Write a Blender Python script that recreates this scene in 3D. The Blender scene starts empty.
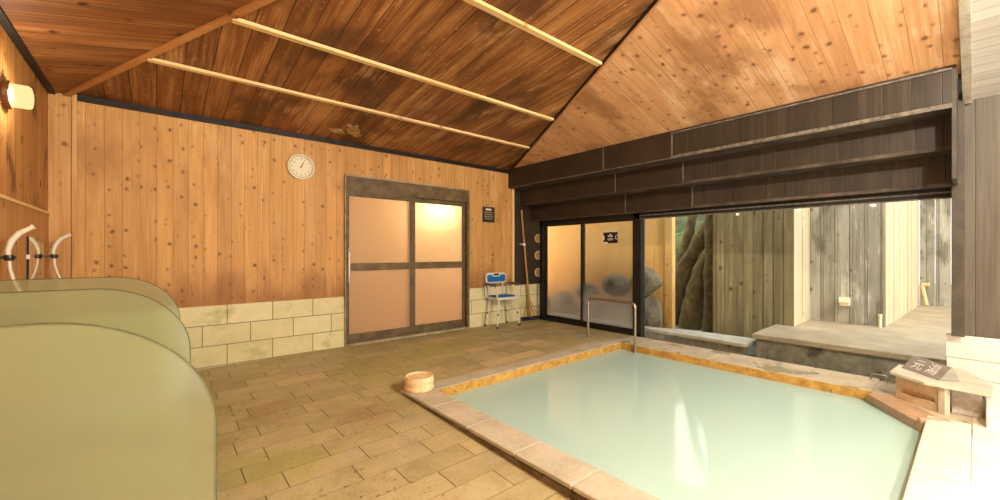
import bpy, bmesh, math, random
from mathutils import Vector, Matrix
random.seed(7)
PI = math.pi
scn = bpy.context.scene
C = scn.collection

# ------------------------------------------------------------------ camera
cam_d = bpy.data.cameras.new('camera')
cam = bpy.data.objects.new('camera', cam_d)
C.objects.link(cam)
cam.location = (0, 0, 1.15)
cam.rotation_euler = (PI / 2, 0, math.radians(49.65) - PI / 2)
cam_d.sensor_width = 36.0
cam_d.lens = 36.0 * 404.0 / 1000.0
cam_d.shift_y = 0.0025
cam_d.clip_start = 0.02
cam_d.clip_end = 200
scn.camera = cam

# ------------------------------------------------------------------ light and exposure
scn.view_settings.view_transform = 'Standard'
scn.view_settings.look = 'None'
scn.view_settings.gamma = 1.0
scn.view_settings.use_curve_mapping = False
scn.view_settings.exposure = 1.55
world = bpy.data.worlds.new('world')
scn.world = world
world.use_nodes = True
wt = world.node_tree
wt.nodes.clear()
wo = wt.nodes.new('ShaderNodeOutputWorld')
wb = wt.nodes.new('ShaderNodeBackground')
wb.inputs[0].default_value = (1.0, 0.98, 0.94, 1)
wb.inputs[1].default_value = 1.15
wt.links.new(wb.outputs[0], wo.inputs[0])
SUN_DIR = Vector((0.30, 0.74, -0.72))
sun_d = bpy.data.lights.new('sun', 'SUN')
sun_d.energy = 0.8
sun_d.angle = math.radians(4)
sun_d.color = (1.0, 0.95, 0.86)
sun = bpy.data.objects.new('sun', sun_d)
C.objects.link(sun)
sun.rotation_euler = SUN_DIR.to_track_quat('-Z', 'Y').to_euler()
LAMP_POWER = 7.0          # watts of each wall lamp
FILL_POWER = 208.0  # each fill globe added out of view behind the camera
DRESSING_POWER = 27.0     # lamp in the room behind the frosted doors


def portal(name, loc, rot, sx, sy):
    d = bpy.data.lights.new(name, 'AREA')
    d.shape = 'RECTANGLE'
    d.size, d.size_y = sx, sy
    d.cycles.is_portal = True
    o = bpy.data.objects.new(name, d)
    C.objects.link(o)
    o.location, o.rotation_euler = loc, rot


portal('daylight_opening', (2.2, -2.28, 1.25), (-PI / 2, 0, PI), 5.0, 2.3)
scn.cycles.max_bounces = 10
scn.cycles.diffuse_bounces = 5
scn.cycles.glossy_bounces = 5
scn.cycles.transmission_bounces = 8
scn.cycles.transparent_max_bounces = 12
scn.cycles.caustics_reflective = False
scn.cycles.caustics_refractive = False
scn.cycles.sample_clamp_indirect = 6.0
scn.cycles.use_denoising = True


# ------------------------------------------------------------------ material helpers
def lin(h):
    h = h.lstrip('#')
    r = []
    for i in (0, 2, 4):
        c = int(h[i:i + 2], 16) / 255
        r.append(c / 12.92 if c <= .04045 else ((c + .055) / 1.055) ** 2.4)
    return (*r, 1.0)


class T:
    """small wrapper for building a node tree"""
    def __init__(s, name):
        s.m = bpy.data.materials.new(name)
        s.m.use_nodes = True
        s.t = s.m.node_tree
        s.t.nodes.clear()
        s.out = s.t.nodes.new('ShaderNodeOutputMaterial')

    def n(s, typ, ins=None, **props):
        nd = s.t.nodes.new('ShaderNode' + typ)
        for k, v in props.items():
            setattr(nd, k, v)
        for k, v in (ins or {}).items():
            if isinstance(v, bpy.types.NodeSocket):
                s.t.links.new(v, nd.inputs[k])
            else:
                nd.inputs[k].default_value = v
        return nd

    def math(s, op, a, b=0.0, c=0.0, clamp=False):
        nd = s.t.nodes.new('ShaderNodeMath')
        nd.operation = op
        nd.use_clamp = clamp
        for i, v in enumerate((a, b, c)):
            if isinstance(v, bpy.types.NodeSocket):
                s.t.links.new(v, nd.inputs[i])
            else:
                nd.inputs[i].default_value = v
        return nd.outputs[0]

    def xyz(s):
        tc = s.n('TexCoord')
        sp = s.n('SeparateXYZ', {0: tc.outputs['Object']})
        return tc.outputs['Object'], sp.outputs[0], sp.outputs[1], sp.outputs[2]

    def comb(s, x, y, z):
        return s.n('CombineXYZ', {0: x, 1: y, 2: z}).outputs[0]

    def noise(s, vec, scale=1.0, detail=3.0, rough=.55, dist=0.0):
        return s.n('TexNoise', {'Vector': vec, 'Scale': scale, 'Detail': detail, 'Roughness': rough, 'Distortion': dist}).outputs[0]

    def ramp(s, fac, stops, interp='LINEAR'):
        nd = s.n('ValToRGB', {0: fac})
        cr = nd.color_ramp
        cr.interpolation = interp
        while len(cr.elements) > 1:
            cr.elements.remove(cr.elements[-1])
        for i, (p, c) in enumerate(stops):
            e = cr.elements[0] if i == 0 else cr.elements.new(p)
            e.position = p
            e.color = c if not isinstance(c, str) else lin(c)
        return nd.outputs[0]

    def mix(s, fac, a, b, mode='MIX'):
        nd = s.n('Mix', data_type='RGBA', blend_type=mode)
        for k, v in ((0, fac), (6, a), (7, b)):
            if isinstance(v, str):
                v = lin(v)
            if isinstance(v, bpy.types.NodeSocket):
                s.t.links.new(v, nd.inputs[k])
            else:
                nd.inputs[k].default_value = v
        return nd.outputs[2]

    def smooth(s, v, lo, hi):
        nd = s.n('MapRange', {0: v, 1: lo, 2: hi, 3: 0.0, 4: 1.0}, interpolation_type='SMOOTHSTEP')
        return nd.outputs[0]

    def bump(s, h, strength=.3, dist=.01):
        return s.n('Bump', {'Height': h, 'Strength': strength, 'Distance': dist}).outputs[0]

    def bsdf(s, col, rough=.6, spec=.4, metal=0.0, normal=None, **kw):
        ins = {'Base Color': col if not isinstance(col, str) else lin(col), 'Roughness': rough, 'Specular IOR Level': spec, 'Metallic': metal}
        if normal is not None:
            ins['Normal'] = normal
        ins.update(kw)
        return s.n('BsdfPrincipled', ins).outputs[0]

    def end(s, shader):
        s.t.links.new(shader, s.out.inputs[0])
        return s.m


def plain(name, col, rough=.5, spec=.4, metal=0.0, var=.12, scale=30):
    t = T(name)
    o, x, y, z = t.xyz()
    n = t.noise(o, scale, 3)
    c = lin(col)
    dark = tuple(v * (1 - var * 2) for v in c[:3]) + (1,)
    return t.end(t.bsdf(t.mix(t.smooth(n, .3, .7), dark, c), rough, spec, metal))


def wood(name, across, along, width, cols, gap='#1c0f07', gapw=.022, knots=.5, knotcol='#3a1c0a', rough=.55, spec=.3,
         grime=None, vary=.22, stretch=1.0, bump=.25, grime2=None, kn=.16, tide=None, kd=7.0):
    """planks side by side: per-plank tint, long grain, scattered knots, dark joints and irregular stains"""
    t = T(name)
    o, x, y, z = t.xyz()
    ax = {'X': x, 'Y': y, 'Z': z}
    u, w = ax[across], ax[along]
    k = t.math('DIVIDE', u, width)
    idx = t.math('FLOOR', k)
    fr = t.math('FRACT', k)
    rnd = t.n('TexWhiteNoise', {'W': idx}, noise_dimensions='1D').outputs[0]
    off = t.math('MULTIPLY', rnd, 37.0)
    gv = t.comb(t.math('MULTIPLY', u, 55.0), t.math('ADD', t.math('MULTIPLY', w, 1.6 * stretch), off), idx)
    g = t.noise(gv, 1.0, 4, .6, .4)
    bv = t.comb(t.math('MULTIPLY', u, 9.0), t.math('ADD', t.math('MULTIPLY', w, .9), off), idx)
    b = t.noise(bv, 1.0, 3, .5, .6)
    f = t.math('ADD', t.math('MULTIPLY', g, .6), t.math('MULTIPLY', b, .55))
    col = t.ramp(f, [(.30, cols[0]), (.55, cols[1]), (.80, cols[2])])
    br = t.math('ADD', t.math('MULTIPLY', rnd, 2 * vary), 1 - vary)
    col = t.mix(1.0, col, t.comb(br, br, br), 'MULTIPLY')
    if knots:
        wob = t.math('MULTIPLY', t.math('SUBTRACT', t.noise(o, 26.0, 2, .5), .5), .35)
        kv = t.comb(t.math('ADD', t.math('MULTIPLY', u, kd), wob), t.math('ADD', t.math('MULTIPLY', w, kd * .8), off), 0.0)
        vo = t.n('TexVoronoi', {'Vector': kv, 'Scale': 1.0, 'Randomness': 1.0}, voronoi_dimensions='2D')
        pick = t.n('SeparateColor', {0: vo.outputs['Color']}).outputs[0]
        size = t.math('MULTIPLY', t.math('SUBTRACT', pick, 1 - knots), kn / max(knots, .01))
        edge = t.math('SUBTRACT', size, vo.outputs['Distance'])
        km = t.smooth(edge, -.02, .06)
        kr = t.smooth(edge, -.14, .0)
        col = t.mix(t.math('MULTIPLY', kr, .35), col, lin(knotcol))
        col = t.mix(t.math('MULTIPLY', km, .8), col, lin(knotcol))
    for gr in (grime, grime2):
        if gr:
            gc, sc, lo, hi, am = gr
            nn = t.noise(t.comb(t.math('MULTIPLY', u, sc), t.math('MULTIPLY', w, sc * .45), 3.3 + sc), 1.0, 5, .62, .3)
            nn = t.math('ADD', nn, t.math('MULTIPLY', t.math('SUBTRACT', g, .5), .35))
            col = t.mix(t.math('MULTIPLY', t.smooth(nn, lo, hi), am), col, lin(gc))
    if tide:                                   # splash-water stain creeping up from the foot of the boards
        tc, z0, z1, am = tide
        nn = t.noise(t.comb(t.math('MULTIPLY', u, 6.0), t.math('MULTIPLY', w, 2.0), 9.1), 1.0, 4, .6)
        tm_ = t.smooth(t.math('ADD', w, t.math('MULTIPLY', t.math('SUBTRACT', nn, .5), (z1 - z0) * 1.6)), z1, z0)
        col = t.mix(t.math('MULTIPLY', tm_, am), col, lin(tc))
    e = t.math('MINIMUM', fr, t.math('SUBTRACT', 1.0, fr))
    gm = t.smooth(e, gapw * .4, gapw * 1.3)
    col = t.mix(gm, lin(gap), col)
    h = t.math('ADD', t.math('MULTIPLY', gm, 1.0), t.math('MULTIPLY', g, .25))
    return t.end(t.bsdf(col, rough, spec, 0, t.bump(h, bump, .006)))


def blocks(name, a, b, bw, bh, cols, mortar, msize=.006, rough=.75, offs=(0, 0), moss=None, half=.5, pit=.6, spec=.3, bump=.35, tintamt=.3):
    """stone blocks or tiles laid in running bond"""
    t = T(name)
    o, x, y, z = t.xyz()
    ax = {'X': x, 'Y': y, 'Z': z}
    v = t.comb(t.math('ADD', ax[a], offs[0]), t.math('ADD', ax[b], offs[1]), 0.0)
    br = t.n('TexBrick', {'Vector': v, 'Color1': (0, 0, 0, 1), 'Color2': (1, 1, 1, 1), 'Mortar': (.5, .5, .5, 1), 'Scale': 1.0,
                          'Mortar Size': msize, 'Mortar Smooth': .2, 'Bias': 0.0, 'Brick Width': bw, 'Row Height': bh},
             offset=half, squash=1.0)
    tint = t.n('SeparateColor', {0: br.outputs['Color']}).outputs[0]
    n1 = t.noise(o, 7.0, 5, .6)
    n2 = t.noise(o, 60.0, 4, .7)
    f = t.math('ADD', t.math('MULTIPLY', tint, tintamt), t.math('ADD', t.math('MULTIPLY', n1, .5), t.math('MULTIPLY', n2, .2)))
    col = t.ramp(f, [(.2, cols[0]), (.5, cols[1]), (.85, cols[2])])
    pits = t.smooth(t.noise(o, 38.0, 2, .5), .66, .72)
    col = t.mix(t.math('MULTIPLY', pits, pit), col, lin(mortar))
    for mo in (moss or []):
        mc, sc, lo, hi, am = mo
        col = t.mix(t.math('MULTIPLY', t.smooth(t.noise(o, sc, 4, .6, .2), lo, hi), am), col, lin(mc))
    col = t.mix(br.outputs['Fac'], col, lin(mortar))
    h = t.math('SUBTRACT', t.math('MULTIPLY', n2, .4), t.math('MULTIPLY', br.outputs['Fac'], 1.0))
    return t.end(t.bsdf(col, rough, spec, 0, t.bump(h, bump, .006)))


def tiles(name, bw, bh, off, cols, joint, rough=.5):
    """stone floor tiles in staggered rows along X: dark short joints, faint long joints, pits, moss and damp patches"""
    t = T(name)
    o, x, y, z = t.xyz()
    kv = t.math('DIVIDE', t.math('ADD', y, off), bh)
    row = t.math('FLOOR', kv)
    fv = t.math('FRACT', kv)
    sh = t.n('TexWhiteNoise', {'W': row}, noise_dimensions='1D').outputs[0]
    ku = t.math('ADD', t.math('DIVIDE', x, bw), t.math('ADD', t.math('MULTIPLY', row, .5), t.math('MULTIPLY', sh, .35)))
    colm = t.math('FLOOR', ku)
    fu = t.math('FRACT', ku)
    tint = t.n('TexWhiteNoise', {'Vector': t.comb(colm, row, 1.0)}, noise_dimensions='2D').outputs[0]
    eu = t.math('MULTIPLY', t.math('MINIMUM', fu, t.math('SUBTRACT', 1.0, fu)), bw)
    ev = t.math('MULTIPLY', t.math('MINIMUM', fv, t.math('SUBTRACT', 1.0, fv)), bh)
    n1 = t.noise(o, 5.0, 5, .65)
    n2 = t.noise(o, 70.0, 4, .75)
    n3 = t.noise(o, 1.1, 3, .5)
    f = t.math('ADD', t.math('MULTIPLY', tint, .15), t.math('ADD', t.math('MULTIPLY', n1, .42), t.math('MULTIPLY', n2, .42)))
    col = t.ramp(f, [(.3, cols[0]), (.52, cols[1]), (.78, cols[2])])
    rare = t.math('MULTIPLY', t.smooth(tint, .93, .95), .45)
    col = t.mix(rare, col, lin('#d8bc90'))
    for mc, sc, lo, hi, am, sd in (('#a8a654', .9, .50, .66, .55, 2.0), ('#93703c', 1.3, .52, .68, .38, 7.0), ('#a09a90', 1.0, .56, .70, .5, 12.0)):
        nn = t.noise(t.comb(t.math('ADD', x, sd), y, sd), sc, 5, .62, .2)
        col = t.mix(t.math('MULTIPLY', t.smooth(nn, lo, hi), am), col, lin(mc))
    pits = t.smooth(t.noise(o, 34.0, 3, .6), .615, .68)
    dens = t.smooth(t.noise(o, 1.6, 3, .6), .40, .62)
    pm = t.math('MULTIPLY', pits, t.math('ADD', t.math('MULTIPLY', dens, .6), .12))
    col = t.mix(pm, col, lin('#54402a'))
    ju = t.math('SUBTRACT', 1.0, t.smooth(eu, .0018, .0045))
    jv = t.math('SUBTRACT', 1.0, t.smooth(ev, .0015, .005))
    jv2 = t.math('MULTIPLY', jv, t.math('ADD', .25, t.math('MULTIPLY', t.smooth(n1, .45, .6), .35)))
    col = t.mix(t.math('MULTIPLY', ju, .85), col, lin(joint))
    col = t.mix(jv2, col, lin(joint))
    h = t.math('SUBTRACT', t.math('MULTIPLY', n2, .6), t.math('ADD', t.math('MAXIMUM', ju, jv), pm))
    rg = t.math('ADD', rough - .12, t.math('MULTIPLY', n3, .3))
    return t.end(t.bsdf(col, rg, .4, 0, t.bump(h, .45, .006)))


def stone(name, cols, rough=.8, scale=6, pits=.3, patch=None, bump=.3, spec=.3):
    t = T(name)
    o, x, y, z = t.xyz()
    n1 = t.noise(o, scale, 5, .6)
    n2 = t.noise(o, scale * 9, 4, .7)
    f = t.math('ADD', t.math('MULTIPLY', n1, .65), t.math('MULTIPLY', n2, .35))
    col = t.ramp(f, [(.3, cols[0]), (.5, cols[1]), (.7, cols[2])])
    p = t.smooth(t.noise(o, scale * 6, 2), .66, .73)
    col = t.mix(t.math('MULTIPLY', p, pits), col, lin(cols[0]))
    for mo in (patch or []):
        mc, sc, lo, hi, am = mo
        col = t.mix(t.math('MULTIPLY', t.smooth(t.noise(o, sc, 4, .6, .3), lo, hi), am), col, lin(mc))
    return t.end(t.bsdf(col, rough, spec, 0, t.bump(n2, bump, .006)))


def clear_glass(name, tint=(.97, .99, .97, 1), refl=.08):
    t = T(name)
    fr = t.n('LayerWeight', {'Blend': .25}).outputs['Fresnel']
    f = t.math('MULTIPLY', fr, .55)
    return t.end(t.n('MixShader', {0: f, 1: t.n('BsdfTransparent', {0: tint}).outputs[0],
                                   2: t.n('BsdfGlossy', {0: (1, 1, 1, 1), 'Roughness': .02}).outputs[0]}).outputs[0])


def frosted(name, tint, rough, body, body_amt, refl_rough=.12, refl=.35, diffuse=0.0, mist=None, dcol=None, ior=1.02):
    """frosted pane: blurred transmission + scattering body + faint reflection"""
    t = T(name)
    o, x, y, z = t.xyz()
    r = rough
    ba = body_amt
    if mist:                                   # condensation: heavier in irregular clouds
        zlo, zhi, add = mist
        nn = t.noise(o, 3.0, 4, .6)
        mm = t.smooth(t.math('ADD', z, t.math('MULTIPLY', nn, .5)), zhi, zlo)
        ba = t.math('ADD', body_amt, t.math('MULTIPLY', mm, add))
    tr = t.n('BsdfRefraction', {'Color': tint, 'Roughness': r, 'IOR': ior}).outputs[0]
    tl = t.n('BsdfTranslucent', {'Color': body}).outputs[0]
    df = t.n('BsdfDiffuse', {'Color': dcol or body}).outputs[0]
    bo = t.n('MixShader', {0: diffuse, 1: tl, 2: df}).outputs[0]
    s1 = t.n('MixShader', {0: ba, 1: tr, 2: bo}).outputs[0]
    fr = t.math('MULTIPLY', t.n('LayerWeight', {'Blend': .3}).outputs['Fresnel'], refl)
    return t.end(t.n('MixShader', {0: fr, 1: s1, 2: t.n('BsdfGlossy', {'Roughness': refl_rough}).outputs[0]}).outputs[0])


def glow(name, col, strength):
    t = T(name)
    return t.end(t.n('Emission', {0: lin(col), 1: strength}).outputs[0])


M = {}
M['wall'] = wood('cedar_wall_planks', 'X', 'Z', .118, ('#ae7c40', '#c89656', '#dcac6c'), gap='#96642e', knots=.46, knotcol='#5a3010', kn=.13, kd=10.0,
                 grime=('#8a5428', 1.7, .54, .74, .5), grime2=('#e6bc80', 1.1, .54, .7, .45), vary=.09, gapw=.019, tide=('#7a4420', .58, 1.05, .6))
M['wall_left'] = wood('old_cedar_planks', 'Y', 'Z', .19, ('#8f5c2a', '#b57c42', '#cf9a5c'), gap='#5a3416', knots=.25, knotcol='#4a2410',
                      grime=('#5c3214', 5.0, .58, .66, .75), vary=.10)
M['wall_left_low'] = wood('smooth_cedar_planks', 'Y', 'Z', .21, ('#a87440', '#c08c54', '#d09c64'), gap='#7a4e24', knots=.2, knotcol='#6a3a18', vary=.06, gapw=.012)
M['corner'] = wood('corner_cedar', 'X', 'Z', .40, ('#a8743c', '#c8955a', '#dcae72'), gap='#7a4e24', knots=.35, knotcol='#6a3a18', vary=.06, gapw=.01)
M['ceil_back'] = wood('dark_ceiling_planks', 'X', 'Y', .17, ('#4a2810', '#86522a', '#c08a50'), gap='#2c170a', knots=.4, knotcol='#c09468', kn=.08, kd=13.0,
                      grime=('#38200f', 1.6, .48, .64, .7), grime2=('#cf9c66', 2.2, .55, .68, .6), vary=.16)
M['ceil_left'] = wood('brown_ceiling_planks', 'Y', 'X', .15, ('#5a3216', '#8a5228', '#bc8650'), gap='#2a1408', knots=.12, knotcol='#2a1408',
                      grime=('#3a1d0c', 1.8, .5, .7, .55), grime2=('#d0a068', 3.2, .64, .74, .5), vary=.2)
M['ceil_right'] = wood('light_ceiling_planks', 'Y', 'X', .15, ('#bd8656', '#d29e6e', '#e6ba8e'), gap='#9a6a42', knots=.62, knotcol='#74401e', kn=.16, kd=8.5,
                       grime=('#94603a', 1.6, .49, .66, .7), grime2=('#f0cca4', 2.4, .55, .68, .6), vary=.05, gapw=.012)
M['black'] = wood('black_stained_planks', 'Y', 'Z', .16, ('#221c15', '#322a21', '#443a2e'), gap='#14100c', knots=0, rough=.45, vary=.12, spec=.4, gapw=.018,
                  grime=('#4a4034', 2.2, .58, .75, .4))
M['hazed_black'] = wood('hazed_black_planks', 'Y', 'Z', .21, ('#4a4338', '#5c5448', '#6c6457'), gap='#302a22', knots=0, rough=.5, vary=.06, gapw=.012)  # black planks with the pale haze of the right side mixed into the colour
M['peel'] = stone('peeled_wood', ('#7a5430', '#b08858', '#dcc094'), .8, 14, .3)
M['post'] = stone('hazed_black_post', ('#3a342b', '#484137', '#585044'), .5, 8, .2, bump=.15)  # black timber lightened, haze painted into its tone
M['black_flat'] = stone('black_painted_board', ('#2c2219', '#362a1f', '#403225'), .5, 3, .1, bump=.08)
M['black_trim'] = stone('black_timber', ('#14110d', '#1e1a15', '#2c261f'), .55, 8, .2, bump=.15)
M['soffit_wood'] = stone('worn_dark_soffit', ('#2a221a', '#4a4036', '#6a5e50'), .6, 5, .2, patch=[('#7a4c2c', 2.2, .58, .66, .7)])
M['seam'] = plain('pale_seam_batten', '#7c7366', .5, .4, 0, .3, 25)
M['cream'] = wood('new_pine_batten', 'Y', 'X', .5, ('#d8b070', '#e8c488', '#f0d29c'), knots=.1, knotcol='#b08040', vary=.03, gapw=.001)
M['hip'] = wood('hip_batten', 'Z', 'Y', .6, ('#9a6430', '#b87c44', '#cc945a'), knots=.1, vary=.03, gapw=.001)
M['grey_board'] = wood('grey_soffit_boards', 'X', 'Y', .105, ('#a8a398', '#bab5aa', '#c8c3b8'), gap='#8a8478', knots=0, vary=.06, gapw=.03)
M['grey_trim'] = stone('grey_fascia', ('#7a7262', '#a8a08e', '#c4bcaa'), .6, 7, .3)
M['base_block'] = blocks('yellow_tuff_blocks', 'X', 'Z', .415, .208, ('#c8bd88', '#ddd4a4', '#e8e0b8'), '#8a8058', .005, offs=(.07, .001),
                         moss=[('#8e9448', 3.0, .55, .72, .5)], pit=.25)
M['floor'] = tiles('stone_floor_tiles', .43, .184, .094, ('#93865c', '#b6a87a', '#d2c69c'), '#4e4228')
M['coping'] = stone('pale_coping_stone', ('#a69e88', '#c0b7a0', '#d2cab4'), .7, 4, .3, patch=[('#a0946c', 2.5, .58, .66, .5)])
M['coping_far'] = stone('pale_coping_stone_with_moss', ('#a8987e', '#c4b79e', '#d8ccb4'), .7, 4, .3, patch=[('#7f7e54', 3.3, .55, .60, .75)])
M['coping_right'] = stone('daylit_coping_stone', ('#cabfa8', '#ddd3bf', '#ebe3d2'), .7, 3, .2)  # lighter coping stone, strong daylight on the right side put into its colour
M['coping_side'] = stone('damp_coping_side', ('#4a3e2c', '#7a6a50', '#a2927a'), .8, 9, .6)
M['lip'] = stone('ochre_stained_stone', ('#8a6020', '#be9244', '#d6b268'), .7, 14, .7, patch=[('#5a3a18', 25, .62, .68, .8)])
M['basin'] = stone('basin_stone', ('#a8ac84', '#bcbc98', '#cccca8'), .8, 4, .2)
M['white_block'] = stone('white_tuff_block', ('#d0c8b8', '#e0d9ca', '#ece6da'), .8, 5, .2, bump=.15)
M['granite'] = stone('speckled_grey_granite', ('#a5a098', '#c4bfb6', '#e2ddd4'), .8, 40, .5)
M['spout_stone'] = stone('tan_spout_stone', ('#c0a07c', '#d6bc9a', '#e4cdae'), .7, 8, .4)
M['trough_stone'] = stone('reddish_wet_stone', ('#967454', '#b89672', '#d0b496'), .35, 7, .4, spec=.6)
M['shelf_wood'] = wood('bleached_board', 'X', 'Y', 1.2, ('#b8ac94', '#d0c6b0', '#e0d8c4'), knots=0, vary=.02, gapw=.001)
M['sign_wood'] = wood('grey_sign_board', 'Z', 'X', 1.2, ('#7a756a', '#908b80', '#a6a198'), knots=0, vary=.02, gapw=.001)
M['white_paint'] = plain('white_lettering', '#f4f2ec', .5)
M['clear'] = clear_glass('window_pane')
M['frost_door'] = frosted('frosted_door_glass', (.98, .90, .74, 1), .60, (.95, .84, .62, 1), .60, .16, .5, .3, ior=1.35)
M['frost_win'] = frosted('steamed_window_glass', (1, .99, .96, 1), .30, (.97, .95, .88, 1), .03, .06, .30, .32, mist=(.35, 1.05, .42), ior=1.12)
M['partition'] = frosted('frosted_partition_glass', (.97, .985, .84, 1), .22, (.88, .94, .68, 1), .30, .12, 1.1, .5, dcol=(.74, .81, .50, 1), ior=1.08)
M['glass_edge'] = plain('glass_edge', '#5e5c36', .6, .2)
M['door_frame'] = stone('weathered_dark_frame', ('#40341f', '#655338', '#84704e'), .5, 9, .4)
M['door_frame_pale'] = stone('pale_rubbed_frame', ('#7a6a4c', '#a09070', '#bcae8c'), .5, 9, .4)
M['steel'] = plain('brushed_steel', '#b8ac98', .28, .5, 1.0, .06)
M['steel_dark'] = plain('dull_bracket_metal', '#4a4238', .4, .5, .7)
M['white_plastic'] = plain('ivory_plastic', '#ece2c8', .35, .5, 0, .03)
M['clock_face'] = plain('clock_face', '#ece2c4', .5, .3, 0, .02)
M['clock_grey'] = plain('clock_print', '#8e866e', .5)
M['black_plastic'] = plain('black_plastic', '#1a1816', .4)
M['chair_white'] = plain('chair_white_frame', '#dcd8cc', .35, .5, 0, .03)
M['chair_blue'] = plain('chair_blue_pad', '#1d6fb4', .6, .3, 0, .06)
M['chair_arm'] = plain('grey_armrest', '#66625c', .5)
M['rubber'] = plain('grey_rubber', '#55504a', .8)
M['bamboo'] = plain('worn_wooden_handle', '#b8864a', .55, .3, 0, .12, 12)
M['bucket'] = wood('pale_cypress', 'X', 'Z', .05, ('#e6c084', '#f0d09a', '#f8e0b2'), gap='#c8a064', knots=0, vary=.06, gapw=.02)
M['bucket_hoop'] = plain('wooden_hoop', '#f6dca8', .5)
M['disc'] = plain('pale_wood_disc', '#ecd09a', .55)
M['disc_dark'] = plain('brown_wood_disc', '#cfa468', .6)
M['plaque'] = plain('dark_plaque', '#3c3226', .5)
M['plaque_text'] = plain('plaque_print', '#b0a48e', .6)
def shade_mat():
    t = T('glowing_opal_shade')
    return t.end(t.n('MixShader', {0: .5, 1: t.n('BsdfTransparent').outputs[0],
                                   2: t.n('Emission', {0: lin('#ffdf9a'), 1: .52}).outputs[0]}).outputs[0])


M['shade'] = shade_mat()
M['lamp_base'] = plain('bronze_lamp_base', '#8a5c3a', .4, .5, .6)
M['plaster'] = plain('peach_plaster', '#f0ca94', .8)
M['back_floor'] = plain('dressing_room_floor', '#b08050', .6)
M['mirror'] = plain('mirror_silver', '#e8e8e0', .02, .5, 1.0, .0)
# outside
M['fence_grey'] = wood('weathered_fence_planks', 'Y', 'Z', .155, ('#7c786a', '#a09a8c', '#bcb6a8'), gap='#56524a', knots=.2, knotcol='#565044',
                       grime=('#4c4a3e', 1.6, .50, .64, .75), grime2=('#dad6ca', 2.4, .58, .7, .6), vary=.2, gapw=.03)
M['fence_green'] = wood('mossy_fence_planks', 'Y', 'Z', .12, ('#5c523a', '#807354', '#a09472'), gap='#3c3822', knots=.25, knotcol='#443a22',
                        grime=('#57523a', 1.2, .48, .66, .5), vary=.15, gapw=.03)
M['fence_side'] = wood('pale_fence_planks', 'X', 'Z', .18, ('#b8a486', '#cbb898', '#dccbae'), gap='#988262', knots=.1, knotcol='#9a7440', vary=.06, gapw=.02)
M['fence_orange'] = wood('orange_fence_planks', 'Y', 'Z', .20, ('#e0a458', '#f4c070', '#fad08a'), gap='#bc8a48', knots=.12, knotcol='#9a6428', vary=.05, gapw=.01)
M['fence_post'] = wood('orange_fence_post', 'Y', 'Z', .5, ('#d4a25a', '#e8ba74', '#f0ca8c'), knots=.5, knotcol='#9a6428', vary=.03, gapw=.001)
M['deck'] = stone('pale_stone_platform', ('#8e7f6a', '#a2937c', '#b4a68f'), .6, 3, .2, patch=[('#8c7a60', 1.3, .5, .7, .5)])
M['wet_face'] = stone('wet_stone_face', ('#4e4c42', '#7a776a', '#9a968a'), .45, 9, .4, patch=[('#2a251e', 4.0, .58, .66, .8)], spec=.6)
M['ledge'] = stone('pale_bath_rim', ('#9a968a', '#bab6aa', '#d2cec4'), .6, 5, .3)
M['ground'] = stone('damp_ground', ('#4e5148', '#6e7066', '#868880'), .5, 4, .3)
M['rock'] = stone('garden_rock', ('#57503f', '#857c69', '#aca28d'), .85, 4, .3, patch=[('#5c6238', 3.0, .55, .7, .5)], bump=.7)
M['bark'] = stone('mossy_bark', ('#2c2618', '#4e4530', '#6e6348'), .9, 9, .4, patch=[('#6c7434', 3.5, .52, .66, .7)], bump=.9)
M['leaf'] = plain('fern_leaf', '#47752c', .5, .4, 0, .25, 6)
M['leaf_light'] = plain('light_fern_leaf', '#74a348', .5, .4, 0, .2, 6)
M['hill'] = stone('shady_hillside', ('#1e2414', '#3a4224', '#586038'), .95, 2.5, .4, bump=.8)


def water_mat():
    t = T('milky_spring_water')
    o, x, y, z = t.xyz()
    nb = t.noise(o, 2.2, 3, .5, .4)
    bm = t.bump(nb, .10, .02)
    df = t.n('BsdfDiffuse', {'Color': lin('#c4e6dc')}).outputs[0]
    tr = t.n('BsdfTransparent', {0: (.86, .92, .74, 1)}).outputs[0]
    body = t.n('MixShader', {0: .82, 1: tr, 2: df}).outputs[0]
    fr = t.n('Fresnel', {'IOR': 1.33, 'Normal': bm}).outputs[0]
    return t.end(t.n('MixShader', {0: fr, 1: body, 2: t.n('BsdfGlossy', {'Roughness': .06, 'Normal': bm}).outputs[0]}).outputs[0])


M['water'] = water_mat()


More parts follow.
